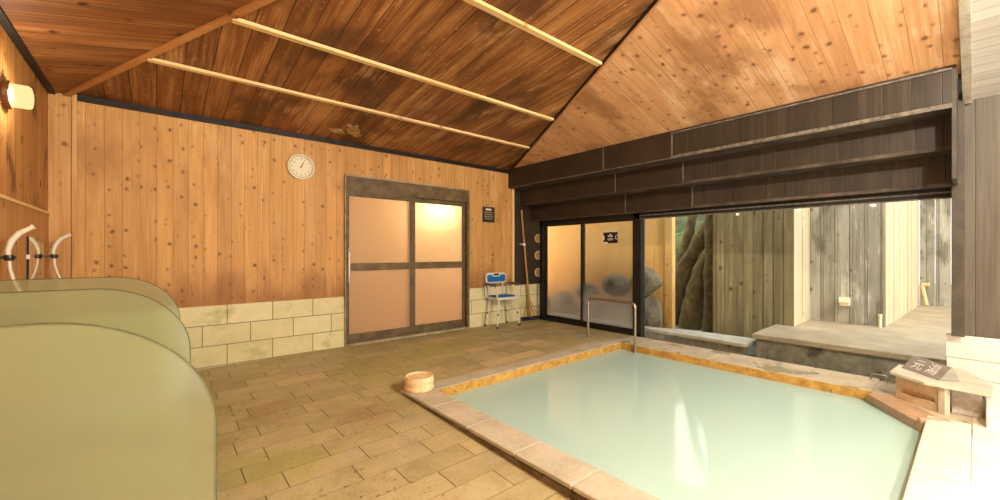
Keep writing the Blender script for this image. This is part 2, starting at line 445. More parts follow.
# ------------------------------------------------------------------ geometry helpers
class MB:
    def __init__(s):
        s.bm = bmesh.new()

    def _faces(s, vs, fs, mi=0, smooth=False):
        bv = [s.bm.verts.new(v) for v in vs]
        for f in fs:
            try:
                fc = s.bm.faces.new([bv[i] for i in f])
                fc.material_index = mi
                fc.smooth = smooth
            except ValueError:
                pass
        return s

    def box(s, x0, x1, y0, y1, z0, z1, mi=0):
        v = [(x, y, z) for z in (z0, z1) for y in (y0, y1) for x in (x0, x1)]
        return s._faces(v, [(0, 2, 3, 1), (4, 5, 7, 6), (0, 1, 5, 4), (2, 6, 7, 3), (0, 4, 6, 2), (1, 3, 7, 5)], mi)

    def hexa(s, v, mi=0):
        """eight corners: bottom four (ccw) then top four"""
        return s._faces(v, [(3, 2, 1, 0), (4, 5, 6, 7), (0, 1, 5, 4), (1, 2, 6, 5), (2, 3, 7, 6), (3, 0, 4, 7)], mi)

    def bar(s, a, b, w, h, up=(0, 0, 1), mi=0):
        a, b = Vector(a), Vector(b)
        d = (b - a).normalized()
        side = d.cross(Vector(up)).normalized()
        top = side.cross(d).normalized()
        v = []
        for p in (a, b):
            for i, j in ((-1, -1), (1, -1), (1, 1), (-1, 1)):
                v.append(p + side * (i * w / 2) + top * (j * h / 2))
        return s._faces(v, [(0, 1, 2, 3), (7, 6, 5, 4), (0, 4, 5, 1), (1, 5, 6, 2), (2, 6, 7, 3), (3, 7, 4, 0)], mi)

    def prism(s, poly, vec, mi=0):
        """closed polygon (list of 3D points) extruded by vec"""
        n = len(poly)
        vec = Vector(vec)
        v = [Vector(p) for p in poly] + [Vector(p) + vec for p in poly]
        fs = [tuple(range(n))[::-1], tuple(range(n, 2 * n))]
        fs += [(i, (i + 1) % n, n + (i + 1) % n, n + i) for i in range(n)]
        return s._faces(v, fs, mi)

    def tube(s, pts, r, seg=10, mi=0, cap=True):
        pts = [Vector(p) for p in pts]
        rr = r if isinstance(r, (list, tuple)) else [r] * len(pts)
        n = len(pts)
        tang = []
        for i in range(n):
            tang.append((pts[min(i + 1, n - 1)] - pts[max(i - 1, 0)]).normalized())
        ref = Vector((0, 0, 1)) if abs(tang[0].z) < .9 else Vector((1, 0, 0))
        nv = tang[0].cross(ref).normalized()
        rings, vs = [], []
        for i in range(n):
            nv = (nv - tang[i] * nv.dot(tang[i])).normalized()
            bi = tang[i].cross(nv)
            for k in range(seg):
                a = 2 * PI * k / seg
                vs.append(pts[i] + (nv * math.cos(a) + bi * math.sin(a)) * rr[i])
        fs = []
        for i in range(n - 1):
            for k in range(seg):
                fs.append((i * seg + k, i * seg + (k + 1) % seg, (i + 1) * seg + (k + 1) % seg, (i + 1) * seg + k))
        if cap:
            fs.append(tuple(range(seg))[::-1])
            fs.append(tuple(range((n - 1) * seg, n * seg)))
        return s._faces(vs, fs, mi, True)

    def lathe(s, prof, origin, axis=(0, 0, 1), seg=32, mi=0):
        """profile [(radius, height)] revolved about axis through origin"""
        ax = Vector(axis).normalized()
        ref = Vector((0, 0, 1)) if abs(ax.z) < .9 else Vector((1, 0, 0))
        u = ax.cross(ref).normalized()
        w = ax.cross(u)
        o = Vector(origin)
        vs = []
        for r, h in prof:
            for k in range(seg):
                a = 2 * PI * k / seg
                vs.append(o + ax * h + (u * math.cos(a) + w * math.sin(a)) * r)
        fs = []
        for i in range(len(prof) - 1):
            for k in range(seg):
                fs.append((i * seg + k, i * seg + (k + 1) % seg, (i + 1) * seg + (k + 1) % seg, (i + 1) * seg + k))
        fs.append(tuple(range(seg))[::-1])
        fs.append(tuple(range((len(prof) - 1) * seg, len(prof) * seg)))
        return s._faces(vs, fs, mi, True)

    def build(s, name, mats, parent=None, origin=None, bevel=0.0, seg=2):
        bmesh.ops.recalc_face_normals(s.bm, faces=s.bm.faces[:])
        off = Vector((0, 0, 0))
        if parent is not None:
            p = parent
            while p is not None:
                off += p.location
                p = p.parent
        if origin is not None:
            off += Vector(origin)
        for v in s.bm.verts:
            v.co -= off
        me = bpy.data.meshes.new(name)
        s.bm.to_mesh(me)
        s.bm.free()
        for m in (mats if isinstance(mats, (list, tuple)) else [mats]):
            me.materials.append(M[m] if isinstance(m, str) else m)
        if any(f.use_smooth for f in me.polygons):
            try:
                me.set_sharp_from_angle(angle=math.radians(40))
            except Exception:
                pass
        o = bpy.data.objects.new(name, me)
        C.objects.link(o)
        if origin is not None:
            o.location = origin
        if parent is not None:
            o.parent = parent
        if bevel:
            b = o.modifiers.new('bevel', 'BEVEL')
            b.width, b.segments, b.limit_method, b.angle_limit = bevel, seg, 'ANGLE', math.radians(40)
        return o


def tag(o, label, cat, group=None):
    o['label'], o['category'] = label, cat
    if group:
        o['group'] = group
    return o


def struct(o, label=None):
    o['kind'] = 'structure'
    if label:
        o['label'] = label
    return o


def thing(name, label, cat, loc, group=None):
    o = bpy.data.objects.new(name, None)
    o.empty_display_size = .1
    C.objects.link(o)
    o.location = loc
    return tag(o, label, cat, group)


def dup(root, loc, label=None):
    r = root.copy()
    C.objects.link(r)
    r.location = loc
    if label:
        r['label'] = label
    for ch in list(root.children):
        c = ch.copy()
        C.objects.link(c)
        c.parent = r
        for g in list(ch.children):
            d = g.copy()
            C.objects.link(d)
            d.parent = c
    return r


def part(o, label):
    o['label'] = label
    return o


def B():
    return MB()


def arc(cx, cz, r, a0, a1, n):
    return [(cx + r * math.cos(a0 + (a1 - a0) * i / n), cz + r * math.sin(a0 + (a1 - a0) * i / n)) for i in range(n + 1)]


def text_mesh(txt, size, depth):
    cu = bpy.data.curves.new('lettering', 'FONT')
    cu.body, cu.size, cu.extrude, cu.align_x, cu.align_y = txt, size, depth, 'CENTER', 'CENTER'
    o = bpy.data.objects.new('lettering', cu)
    C.objects.link(o)
    dg = bpy.context.evaluated_depsgraph_get()
    me = bpy.data.meshes.new_from_object(o.evaluated_get(dg))
    bpy.data.objects.remove(o)
    bpy.data.curves.remove(cu)
    return me


# ================================================================== THE ROOM
XL, YB, XR = -0.69, 5.0, 5.20          # left wall, back wall, right end of the back wall
YF = -2.3                              # wall behind the camera
XG = 5.05                              # plane of the windows


def fz(x, y):
    return min(0.0, -.037 + .0126 * (x - 1.56) + .02 * (y - 3.05))


def floor_patch(m, x0, x1, y0, y1, nx, ny):
    vs, fs = [], []
    for j in range(ny + 1):
        for i in range(nx + 1):
            x, y = x0 + (x1 - x0) * i / nx, y0 + (y1 - y0) * j / ny
            vs.append((x, y, fz(x, y)))
    for j in range(ny):
        for i in range(nx):
            a = j * (nx + 1) + i
            fs.append((a, a + 1, a + nx + 2, a + nx + 1))
    m._faces(vs, fs)


m = B()
floor_patch(m, XL - .05, 1.60, YF - .1, YB + .05, 8, 20)
floor_patch(m, 1.60, XR + .05, 3.10, YB + .05, 10, 6)
struct(m.build('floor', 'floor'))
m = B()
m.box(1.6, 5.4, YF - .1, .012, -.09, -.012)
struct(m.build('floor.001', 'coping_right'))

# ---- back wall with door opening X 1.757..3.62, Z 0..2.10
DX0, DX1, DZ = 1.757, 3.615, 2.095
m = B()
m.box(-.52, DX0, YB, YB + .12, .60, 2.52)
m.box(DX1, 4.515, YB, YB + .12, .60, 2.52)
m.box(DX0, DX1, YB, YB + .12, DZ, 2.52)
wall_back = struct(m.build('wall_back', 'wall'))
m = B()
m.box(XL - .1, -.555, YB - .004, YB + .12, .60, 2.56)
m.box(-.552, -.52, YB - .02, YB + .12, .60, 2.56)
o = m.build('corner_board', 'corner', wall_back, bevel=.002)
m = B()
m.box(4.50, 4.545, YB - .022, YB + .1, 0.602, 2.3)
m.build('corner_batten', 'cream', wall_back)
m = B()
m.box(4.545, XR, YB - .006, YB + .12, .57, 2.5)
m.build('dark_panel', 'black', wall_back)
m = B()
m.box(XL - .1, DX0, YB - .012, YB + .12, -.06, .612)
m.box(DX1, XR, YB - .012, YB + .12, -.06, .60)
struct(m.build('baseboard_back', 'base_block', bevel=.006))
m = B()
m.box(-.518, 4.5, YB - .025, YB + .05, 2.452, 2.505)
struct(m.build('trim_1', 'black_trim'))

# ---- left wall
m = B()
m.box(XL - .12, XL, YF, YB + .1, 1.475, 2.75)
wall_left = struct(m.build('wall_left', 'wall_left'))
m = B()
m.box(XL - .12, XL + .004, YF, YB, -.1, 1.47)
m.build('lower_panel', 'wall_left_low', wall_left)
m = B()
m.box(XL, XL + .012, YF, YB, 1.465, 1.485)
m.build('dado_strip', 'cream', wall_left)
m = B()
m.box(XL, XL + .045, YF, YB - .02, 2.47, 2.54)
struct(m.build('trim_2', 'black_trim', bevel=.003))

# ---- wall behind the camera: wide opening to the terrace
m = B()
m.box(XL - .12, .1, YF - .12, YF, -.1, 3.3)
m.box(.1, 5.2, YF - .12, YF, 2.35, 3.3)
m.box(4.75, 5.2, YF - .12, YF, -.1, 2.4)
struct(m.build('wall_front', 'wall'))

# ---- right wall
m = B()
m.box(5.0, 5.14, YF, .055, .47, 2.6)
wall_right = struct(m.build('wall_right', 'hazed_black'))
m = B()
m.box(4.90, 5.02, .055, .127, .475, 2.56)
part(m.build('corner_post', 'post', wall_right, bevel=.004), 'black square timber post')

# white block plinth under the black wall
m = B()
zb = [(-.04, .13), (.134, .285), (.289, .475)]
rows = [(-2.2, -1.75, -1.3, -.86, -.42, .02, .158), (-2.2, -1.6, -1.1, -.62, -.14, .162), (-2.2, -1.8, -1.34, -.9, -.46, .165)]
for (z0, z1), ys in zip(zb, rows):
    for a, b in zip(ys[:-1], ys[1:]):
        m.box(4.985, 5.16, a, b - .006, z0, z1)
struct(m.build('block_plinth', 'white_block', bevel=.004), 'white stone block plinth under the black wall')
m = B()
m.box(4.18, 4.98, -.62, -.045, -.03, .125)
m.box(4.18, 4.98, -1.25, -.63, -.03, .125)
struct(m.build('block_step', 'white_block', bevel=.006), 'white stone block step in front of the plinth')

# ---- stepped dark boarding over the windows
SEAM = [4.98, 3.13, 2.215]
steps = [(4.42, 2.212, 2.535), (4.69, 1.952, 2.232), (4.93, 1.690, 1.972)]
YE = .112
for i, (x, z0, z1) in enumerate(steps):
    xn = steps[i + 1][0] if i < 2 else 5.2
    m = B()
    m.box(x, x + .03, SEAM[1] + .004, YB - .008, z0, z1)
    m.box(x, x + .03, SEAM[2] + .004, SEAM[1] - .004, z0, z1)
    bd = struct(m.build('trim_%d' % (3 + i), 'black_flat', bevel=.002))
    m = B()
    m.box(x + .006, x + .035, YE, SEAM[2] - .006, z0 + .01, z1)
    m.build('plank_panel', 'black', bd)
    m = B()
    m.box(x + .03, xn + .01, YE, YB - .008, z0, z0 + .018)
    m.build('soffit_board', 'soffit_wood', bd)
    m = B()
    m.box(x - .008, x + .004, YE, SEAM[2], z0 - .004, z0 + .028)
    m.box(x - .004, x + .004, SEAM[2], YB - .01, z0 - .003, z0 + .008)
    m.build('edge_strip', 'seam' if i < 1 else 'soffit_wood', bd)
    m = B()
    for k, y in enumerate(SEAM[1:]):
        m.box(x - .006, x + .01, y - .007, y + .007, z0, z1 - .005)
        if k == 0:
            m.build('seam_batten', 'seam', bd)
            m = B()
    m.build('seam_batten', 'seam', bd)
    if i == 0:
        m = B()
        m.box(x - .012, x + .01, YE, SEAM[2], z1 - .05, z1 - .036)
        m.build('top_strip', 'seam', bd)

m = B()
m.box(4.425, 4.93, .09, .112, 1.69, 2.54)
struct(m.build('trim_12', 'post'))

# ---- ceiling: three slopes of planks
SA, SB, SC = .12, .24, .227
xr, yr = 1.98, .12
zr = 2.52 + SB * (4.42 - xr)
hL = lambda y: XL + .10 + (2.5 + SA * (5 - y) - 2.5) / SC          # hip on the left
hR = lambda y: 4.45 - (SA * (5 - y)) / SB                         # hip on the right
zA = lambda y: 2.5 + SA * (5 - y)
m = B()
m.prism([(hL(5.12), 5.12, zA(5.12)), (4.58, 5.12, zA(5.12)), (hR(yr), yr, zA(yr)), (hL(yr), yr, zA(yr))], (0, 0, .05))
struct(m.build('ceiling', 'ceil_back'))
m = B()
zB = lambda x: 2.52 + SB * (4.42 - x)
Xa = hR(yr)
m.prism([(4.56, 5.12, zB(4.56)), (4.56, .07, zB(4.56)), (Xa, .07, zB(Xa)), (Xa, yr, zB(Xa))], (0, 0, .05))
struct(m.build('ceiling.001', 'ceil_right'))
m = B()
zC = lambda x: 2.5 + SC * (x - XL - .10)
Xb = hL(yr)
m.prism([(hL(5.12), 5.12, zA(5.12)), (XL - .12, 5.12, zC(XL - .12)), (XL - .12, YF - .1, zC(XL - .12)), (Xb, YF - .1, zC(Xb)), (Xb, yr, zC(Xb))], (0, 0, .05))
struct(m.build('ceiling.002', 'ceil_left'))
m = B()
m.prism([(5.3, .045, zB(5.3)), (5.3, YF - .1, zB(5.3)), (Xa, YF - .1, zB(Xa)), (Xa, .045, zB(Xa))], (0, 0, .05))
struct(m.build('ceiling.003', 'grey_board'))
m = B()
m.prism([(Xa - .1, YF - .1, 3.16), (Xb + .1, YF - .1, 3.16), (Xb + .1, yr + .3, 3.16), (Xa - .1, yr + .3, 3.16)], (0, 0, .05))
struct(m.build('ceiling.004', 'ceil_left'))
# grey fascia board between the warm planks and the grey boarding
m = B()
x0, x1 = 4.96, Xa
m.hexa([(x0, .016, zB(x0) - .045), (x0, .068, zB(x0) - .045), (x1, .068, zB(x1) - .02), (x1, .016, zB(x1) - .02),
        (x0, .016, zB(x0) + .03), (x0, .068, zB(x0) + .03), (x1, .068, zB(x1) + .03), (x1, .016, zB(x1) + .03)])
struct(m.build('trim_6', 'grey_trim', bevel=.003))
# roof closing over the stepped boarding
m = B()
m.box(4.45, 5.22, .05, 5.15, 2.56, 2.62)
struct(m.build('ceiling.005', 'black_flat'))

# hip boards and cream battens
m = B()
def hipL(y, dx=0, dz=0): return (hL(y) + dx, y, zA(y) + dz)
m.bar(hipL(5.0, 0, -.012), hipL(yr, 0, -.012), .042, .026)
struct(m.build('trim_7', 'hip'))
m = B()
m.bar((hR(5.0), 5.0, 2.5 - .006), (hR(yr), yr, zA(yr) - .006), .022, .014)
struct(m.build('trim_8', 'black_trim'))
m = B()
m.bar((hR(2.9) + .02, 2.9, zA(2.9) - .010), (hR(yr) + .02, yr, zA(yr) - .010), .022, .014)
m.build('cover_strip', 'hip', bpy.data.objects['trim_8'])
for k, y in enumerate((4.02, 3.2, 2.165)):
    m = B()
    m.box(hL(y) + .02, hR(y) - .03, y - .026, y + .026, zA(y) - .028, zA(y) - .003)
    struct(m.build('trim_%d' % (9 + k), 'cream', bevel=.002))

# peeled pale patches on the dark ceiling above the clock
for px_, py_, sx_, sy_ in ((1.72, 4.60, .10, .17), (1.56, 4.70, .09, .08)):
    m = B()
    rr_ = random.Random(int(px_ * 100))
    lo_p = []
    for k in range(18):
        a = 2 * PI * k / 18
        f = rr_.uniform(.55, 1.1)
        x, y = px_ + sx_ * f * math.cos(a) + .4 * sy_ * f * math.sin(a), py_ + sy_ * f * math.sin(a)
        lo_p.append((x, y, zA(y) - .006))
    m.prism(lo_p, (0, 0, .008))
    m.build('peeled_patch', 'peel', bpy.data.objects['ceiling'])

# ================================================================== DOORS AND WINDOWS
# ---- door_1: pair of frosted sliding doors in the back wall
d1 = struct(bpy.data.objects.new('door_1', None))
C.objects.link(d1)
d1.location = (2.686, YB, 0)
yf = YB - .035
m = B()
m.box(DX0 - .002, DX0 + .024, yf, YB + .09, -.03, DZ)
m.box(DX1 - .045, DX1, yf, YB + .09, -.03, DZ)
m.box(DX0, DX1, yf + .008, YB + .09, 1.905, DZ)
m.build('frame', 'door_frame', d1, bevel=.004)
m = B()
m.box(DX0 - .015, DX1 + .012, yf - .012, YB, DZ - .012, DZ + .012)
m.box(DX0 - .015, DX0 - .003, yf - .008, YB, 0, DZ)
m.build('frame_edge', 'door_frame_pale', d1, bevel=.002)
m = B()
m.box(DX0, DX1, yf - .01, YB + .09, -.05, .03)
m.build('threshold', 'door_frame_pale', d1, bevel=.004)
mid = 2.66
def leaf(x0, x1, y, handle):
    st = .05
    m = B()
    m.box(x0, x0 + st * .45, y, y + .034, .03, 1.91)
    m.box(x1 - st * (1.5 if handle else 1), x1, y, y + .034, .03, 1.91)
    m.box(x0, x1, y + .002, y + .032, 1.845, 1.91)
    m.box(x0, x1, y - .003, y + .036, .03, .14)
    m.box(x0, x1, y - .003, y + .036, .925, 1.015)
    lf = m.build('sliding_leaf', 'door_frame', d1, bevel=.004)
    m = B()
    m.box(x0 + .02, x1 - .03, y + .012, y + .020, 1.005, 1.86)
    m.build('upper_pane', 'frost_door', lf)
    m = B()
    m.box(x0 + .02, x1 - .03, y + .012, y + .020, .12, .935)
    m.build('lower_pane', 'frost_door', lf)
    if handle:
        m = B()
        m.box(x0 + .004, x0 + .024, y - .03, y - .015, .78, 1.20)
        m.box(x0 + .004, x0 + .024, y - .03, y + .005, .80, .83)
        m.box(x0 + .004, x0 + .024, y - .03, y + .005, 1.15, 1.18)
        part(m.build('handle', 'white_plastic', lf, bevel=.003), 'slim ivory pull handle')
leaf(DX0 + .022, mid + .045, YB - .022, True)
leaf(mid - .025, DX1 - .045, YB + .022, False)
# dressing room behind it
m = B()
m.box(1.2, 4.6, 6.9, 7.0, -.1, 2.6)
m.box(1.1, 1.2, 5.15, 7.0, -.1, 2.6)
m.box(4.6, 4.7, 5.15, 7.0, -.1, 2.6)
m.box(1.1, 4.7, 5.12, 7.0, 2.55, 2.6)
struct(m.build('wall_dressing_room', 'plaster'))
m = B()
m.box(1.1, 4.7, 5.12, 7.0, -.12, -.02)
struct(m.build('floor.002', 'back_floor'))
ld = bpy.data.lights.new('dressing_room_lamp', 'POINT')
ld.energy, ld.color, ld.shadow_soft_size = DRESSING_POWER, (1.0, .92, .70), .15
lo = bpy.data.objects.new('dressing_room_lamp', ld)
C.objects.link(lo)
lo.location = (3.9, 6.3, 1.95)

# ---- window_1: steamed sliding pair; window_2: the large clear pane
w1 = struct(bpy.data.objects.new('window_1', None))
C.objects.link(w1)
w1.location = (XG, 3.9, 0)
m = B()
m.box(XG - .03, XG + .10, 4.785, 4.86, 0, 1.69)
m.box(XG - .03, XG + .10, 2.965, 3.06, 0, 1.69)
m.box(XG - .03, XG + .10, 2.965, 4.86, 1.612, 1.69)
m.box(XG - .03, XG + .10, 2.965, 4.86, -.03, .035)
m.build('frame', 'black_trim', w1, bevel=.004)
def sash(y0, y1, x):
    m = B()
    m.box(x, x + .03, y0, y0 + .035, .035, 1.612)
    m.box(x, x + .03, y1 - .035, y1, .035, 1.612)
    m.box(x + .002, x + .028, y0, y1, 1.592, 1.612)
    m.box(x + .002, x + .028, y0, y1, .035, .085)
    sh = m.build('sash', 'black_trim', w1, bevel=.003)
    m = B()
    m.box(x + .012, x + .018, y0 + .02, y1 - .02, .07, 1.6)
    m.build('pane', 'frost_win', sh)
sash(3.955, 4.79, XG + .035)
sash(3.055, 3.995, XG - .005)
w2 = struct(bpy.data.objects.new('window_2', None))
C.objects.link(w2)
w2.location = (XG, 1.55, 0)
m = B()
m.box(XG - .03, XG + .06, .06, 2.965, 1.612, 1.69)
m.box(XG - .03, XG + .06, 2.95, 2.975, 0, 1.62)
m.build('frame', 'black_trim', w2, bevel=.003)
m = B()
m.box(XG - .035, XG - .028, .128, 2.965, 1.645, 1.66)
m.box(XG - .035, XG - .028, .128, 2.965, 1.60, 1.612)
m.build('head_strip', 'seam', w2)
m = B()
m.box(XG + .004, XG + .012, .06, 2.96, .005, 1.62)
m.build('pane', 'clear', w2)

# ================================================================== THE BATH
PX0, PX1, PY0, PY1 = 1.79, 4.53, .221, 2.94
m = B()
m.box(PX0 - .05, PX1 + .05, PY0 - .05, PY1 + .05, -.75, -.65)
m.box(PX0 - .1, PX0 + .0, PY0 - .05, PY1 + .05, -.75, -.075)
m.box(PX0 - .1, PX1 + .1, PY0 - .1, PY0, -.75, -.075)
m.box(PX0, PX1, PY1 - .22, PY1, -.7, -.16)      # shallow underwater ledge along the far side
m.box(PX1 - .18, PX1, PY0, PY1, -.7, -.19)
struct(m.build('pool_basin', 'basin'), 'stone basin under the milky bath water')
m = B()
m.box(PX0 + .004, PX1 + .06, PY1 - .006, PY1 + .19, -.75, -.007)
m.box(PX1 - .006, PX1 + .07, .56, PY1, -.75, -.007)
struct(m.build('pool_lip', 'lip'), 'ochre mineral-stained inner rim of the bath')
m = B()
vs, fs = [], []
nx, ny = 4, 4
m._faces([(PX0 - .01, PY0 - .01, -.085), (PX1 + .01, PY0 - .01, -.085), (PX1 + .01, PY1 + .01, -.085), (PX0 - .01, PY1 + .01, -.085)], [(0, 1, 2, 3)])
struct(m.build('pool_water', 'water'), 'milky pale green hot spring water filling the bath')

def slab_row(name, mat, spans, axis, a, b, zt, th, label, g=.0035):
    m = B()
    for s0, s1 in spans:
        if axis == 'Y':
            m.box(a, b, s0 + g, s1 - g, zt - th, zt)
        else:
            m.box(s0 + g, s1 - g, a, b, zt - th, zt)
    return struct(m.build(name, mat, bevel=.006), label)
ys = [-.9, -.45, 0.0, .42, .86, 1.29, 1.715, 2.167, 2.62, 3.13]
near = slab_row('pool_coping', 'coping', list(zip(ys[:-1], ys[1:])), 'Y', 1.56, PX0, 0, .026, 'pale stone coping along the near side of the bath')
m = B()
yy = [-.9, -.3, .35, .98, 1.5, 2.05, 2.42, 3.12]
for a, b in zip(yy[:-1], yy[1:]):
    m.box(1.566, PX0 - .01, a + .004, b - .004, -.16, -.036)
m.box(1.60, PX0 - .02, -.9, 3.11, -.16, -.02)
m.build('lower_course', 'coping_side', near, bevel=.006)
xs = [1.79, 2.24, 2.69, 3.14, 3.6, 4.06, 4.53]
slab_row('pool_coping.001', 'coping', list(zip(xs[:-1], xs[1:])), 'X', PY1, 3.13, 0.0, .05, 'pale stone coping along the back side of the bath')
ys = [.56, 1.035, 1.454, 1.868, 2.285, 2.70, 3.13]
slab_row('pool_coping.002', 'coping_far', list(zip(ys[:-1], ys[1:])), 'Y', PX1, 5.02, 0, .05, 'moss-patched stone coping under the large window')
xs = [-.5, .2, .9, 1.79, 2.4, 3.05, 3.7, 4.05, 4.145]
slab_row('pool_coping.003', 'coping_right', list(zip(xs[:-1], xs[1:])), 'X', .018, PY0, .004, .05, 'stone coping, daylight painted into its colour, along the right side of the bath')
m = B()
m.box(1.8, 4.13, .03, PY0 - .004, -.4, -.045)
m.build('wall_face', 'lip', bpy.data.objects['pool_coping.003'])
# stone bed around the spout corner
m = B()
m.prism([(4.12, .012, -.4), (5.02, .012, -.4), (5.02, .56, -.4), (4.55, .57, -.4), (4.16, .27, -.4)], (0, 0, .385))
struct(m.build('corner_bed', 'coping_far'), 'stone bed in the bath corner beneath the spout')

# ================================================================== SPOUT CORNER
sp = thing('hot_spring_spout', 'tan stone spout box with slot and board top in the bath corner', 'water spout', (4.5, .25, 0))
A1, A2 = Vector((4.315, .145, 0)), Vector((4.50, .415, 0))
e1 = (A2 - A1).normalized()
nb = Vector((e1.y, -e1.x, 0))                   # pointing away from the bath
def P(u, v, z):
    p = A1 + e1 * u + nb * v
    return (p.x, p.y, z)
Lb = (A2 - A1).length
m = B()
m.prism([P(0, 0, -.015), P(Lb, 0, -.015), P(Lb, .03, -.015), P(0, .03, -.015)][::-1], (0, 0, .06))
m.prism([P(Lb * .42 + .15, 0, .045), P(Lb, 0, .045), P(Lb, .03, .045), P(Lb * .42 + .15, .03, .045)][::-1], (0, 0, .04))
m.prism([P(0, 0, .045), P(.06, 0, .045), P(.06, .03, .045), P(0, .03, .045)][::-1], (0, 0, .04))
m.prism([P(0, 0, .085), P(Lb, 0, .085), P(Lb, .03, .085), P(0, .03, .085)][::-1], (0, 0, .095))
m.build('front_panel', 'spout_stone', sp, bevel=.003)
m = B()
m.prism([P(.03, .03, -.015), P(Lb, .03, -.015), P(Lb, .17, -.015), P(.10, .17, -.015)][::-1], (0, 0, .195))
m.build('box_body', 'spout_stone', sp, bevel=.003)
m = B()
m.prism([P(-.012, -.012, -.015), P(.03, -.012, -.015), P(.03, .03, -.015), P(-.012, .03, -.015)][::-1], (0, 0, .195))
part(m.build('corner_post', 'shelf_wood', sp, bevel=.002), 'pale upright strip')
m = B()
m.prism([(4.455, .445, .180), (4.29, .245, .180), (4.25, -.075, .180), (4.52, -.085, .180), (4.97, .05, .180), (4.80, .42, .180)], (0, 0, .022))
m.build('shelf_board', 'shelf_wood', sp, bevel=.003)
# sloping lip the water runs over
m = B()
lip_a, lip_b = Vector((4.46, .585, -.01)), Vector((3.99, .245, -.02))
ld_ = (lip_b - lip_a).normalized()
ln = Vector((-ld_.y, ld_.x, 0))
if ln.dot(Vector((1, -1, 0))) < 0:
    ln = -ln
q = [lip_a, lip_b, lip_b + ln * .17 + Vector((0, 0, .015)), lip_a + ln * .17 + Vector((0, 0, .015))]
m.hexa([tuple(p - Vector((0, 0, .07))) for p in q] + [tuple(p) for p in q])
q2 = [lip_b + ld_ * -.03, lip_b, lip_b + ln * .17, lip_b + ld_ * -.03 + ln * .17]
m.hexa([tuple(p) for p in q2] + [tuple(p + Vector((0, 0, .035))) for p in q2])
m.build('trough', 'trough_stone', sp, bevel=.005)

# sign standing on the spout board
S1, S2 = Vector((4.405, .175, .203)), Vector((4.665, .395, .203))
es = (S2 - S1).normalized()
ns = Vector((es.y, -es.x, 0))
sg = thing('sign', 'grey wedge shaped sign with two white characters on the spout board', 'sign', tuple((S1 + S2) / 2 + ns * .08))
Ls = (S2 - S1).length
def Q(u, v, z):
    p = S1 + es * u + ns * v
    return (p.x, p.y, .203 + z)
m = B()
m.prism([Q(0, 0, 0), Q(0, .135, 0), Q(0, .095, .10), Q(0, .08, .10)], es * Ls)
m.build('wedge', 'sign_wood', sg, bevel=.002)
tm = text_mesh('元 湯', .098, .0012)
lo_ = bpy.data.objects.new('lettering', tm)
tm.materials.append(M['white_paint'])
C.objects.link(lo_)
lo_.parent = sg
slope = Vector((ns.x * .08, ns.y * .08, .10)).normalized()
zax = (-es).cross(slope)
R = Matrix((-es, slope, zax)).transposed()
ctr = S1 + es * (Ls / 2) + ns * .04 + Vector((0, 0, .05)) + zax * .0015
lo_.matrix_basis = Matrix.Translation(ctr - sg.location) @ R.to_4x4() @ Matrix.Scale(1.05, 4, (1, 0, 0))

tag(B().box(4.395, 4.62, -.030, .112, -.012, .155).build('granite_block', 'granite', origin=(4.5, .05, -.012), bevel=.004),
    'speckled grey granite block beneath the end of the spout board', 'stone block')

# bent grip on the far coping
m = B()
gx = 4.93
m.tube([(gx, .615, -.002), (gx, .612, .045), (gx, .600, .056), (gx, .52, .056), (gx, .508, .045), (gx, .505, -.002)], .006, 8)
tag(m.build('grip_bar', 'steel', origin=(gx, .56, 0)), 'small bent metal grip on the stone under the large window', 'grip bar')

# ================================================================== HANDRAIL
hr = thing('handrail', 'stainless steel handrail over the corner of the bath', 'handrail', (4.44, 3.39, 0))
pa, pb = Vector((4.44, 3.39, 0)), Vector((4.49, 2.715, -.6))
zt = .535
def rail_pts():
    a, b = Vector((pa.x, pa.y, zt)), Vector((pb.x, pb.y, zt - .015))
    d = (b - a).normalized()
    pts = []
    r = .05
    for i in range(5):
        t = PI / 2 * i / 4
        pts.append(a + d * (r - r * math.cos(t)) + Vector((0, 0, -r + r * math.sin(t))))
    for i in range(5):
        t = PI / 2 * i / 4
        pts.append(b - d * (r - r * math.sin(t)) + Vector((0, 0, -r + r * math.cos(t))))
    return pts
rp = rail_pts()
m = B()
m.tube(rp, .0165, 14)
m.build('top_bar', 'steel', hr)
m = B()
m.tube([(pa.x, pa.y, 0), rp[0]], .0165, 14)
m.build('post', 'steel', hr)
m = B()
m.tube([pb, rp[-1]], .0165, 14)
m.build('post', 'steel', hr)
m = B()
m.lathe([(.032, 0), (.032, .006), (.02, .012)], (pa.x, pa.y, 0), seg=20)
m.build('floor_flange', 'steel', hr)

# ================================================================== BUCKET
bx, by = 1.690, 3.045
bk = thing('wash_bucket', 'pale round wooden wash bucket on the corner of the bath coping', 'bucket', (bx, by, 0))
R0 = .117
m = B()
m.lathe([(R0 - .004, .0), (R0, .004), (R0 + .002, .108), (R0 - .002, .113), (R0 - .010, .113), (R0 - .012, .107), (R0 - .013, .100), (.0005, .098)], (bx, by, 0), seg=48)
m.build('staves', 'bucket', bk)
for z0, z1 in ((.006, .030), (.060, .084)):
    m = B()
    m.lathe([(R0 - .004, z0), (R0 + .006, z0 + .003), (R0 + .007, (z0 + z1) / 2), (R0 + .006, z1 - .003), (R0 - .004, z1)], (bx, by, 0), seg=48)
    m.build('hoop', 'bucket_hoop', bk)

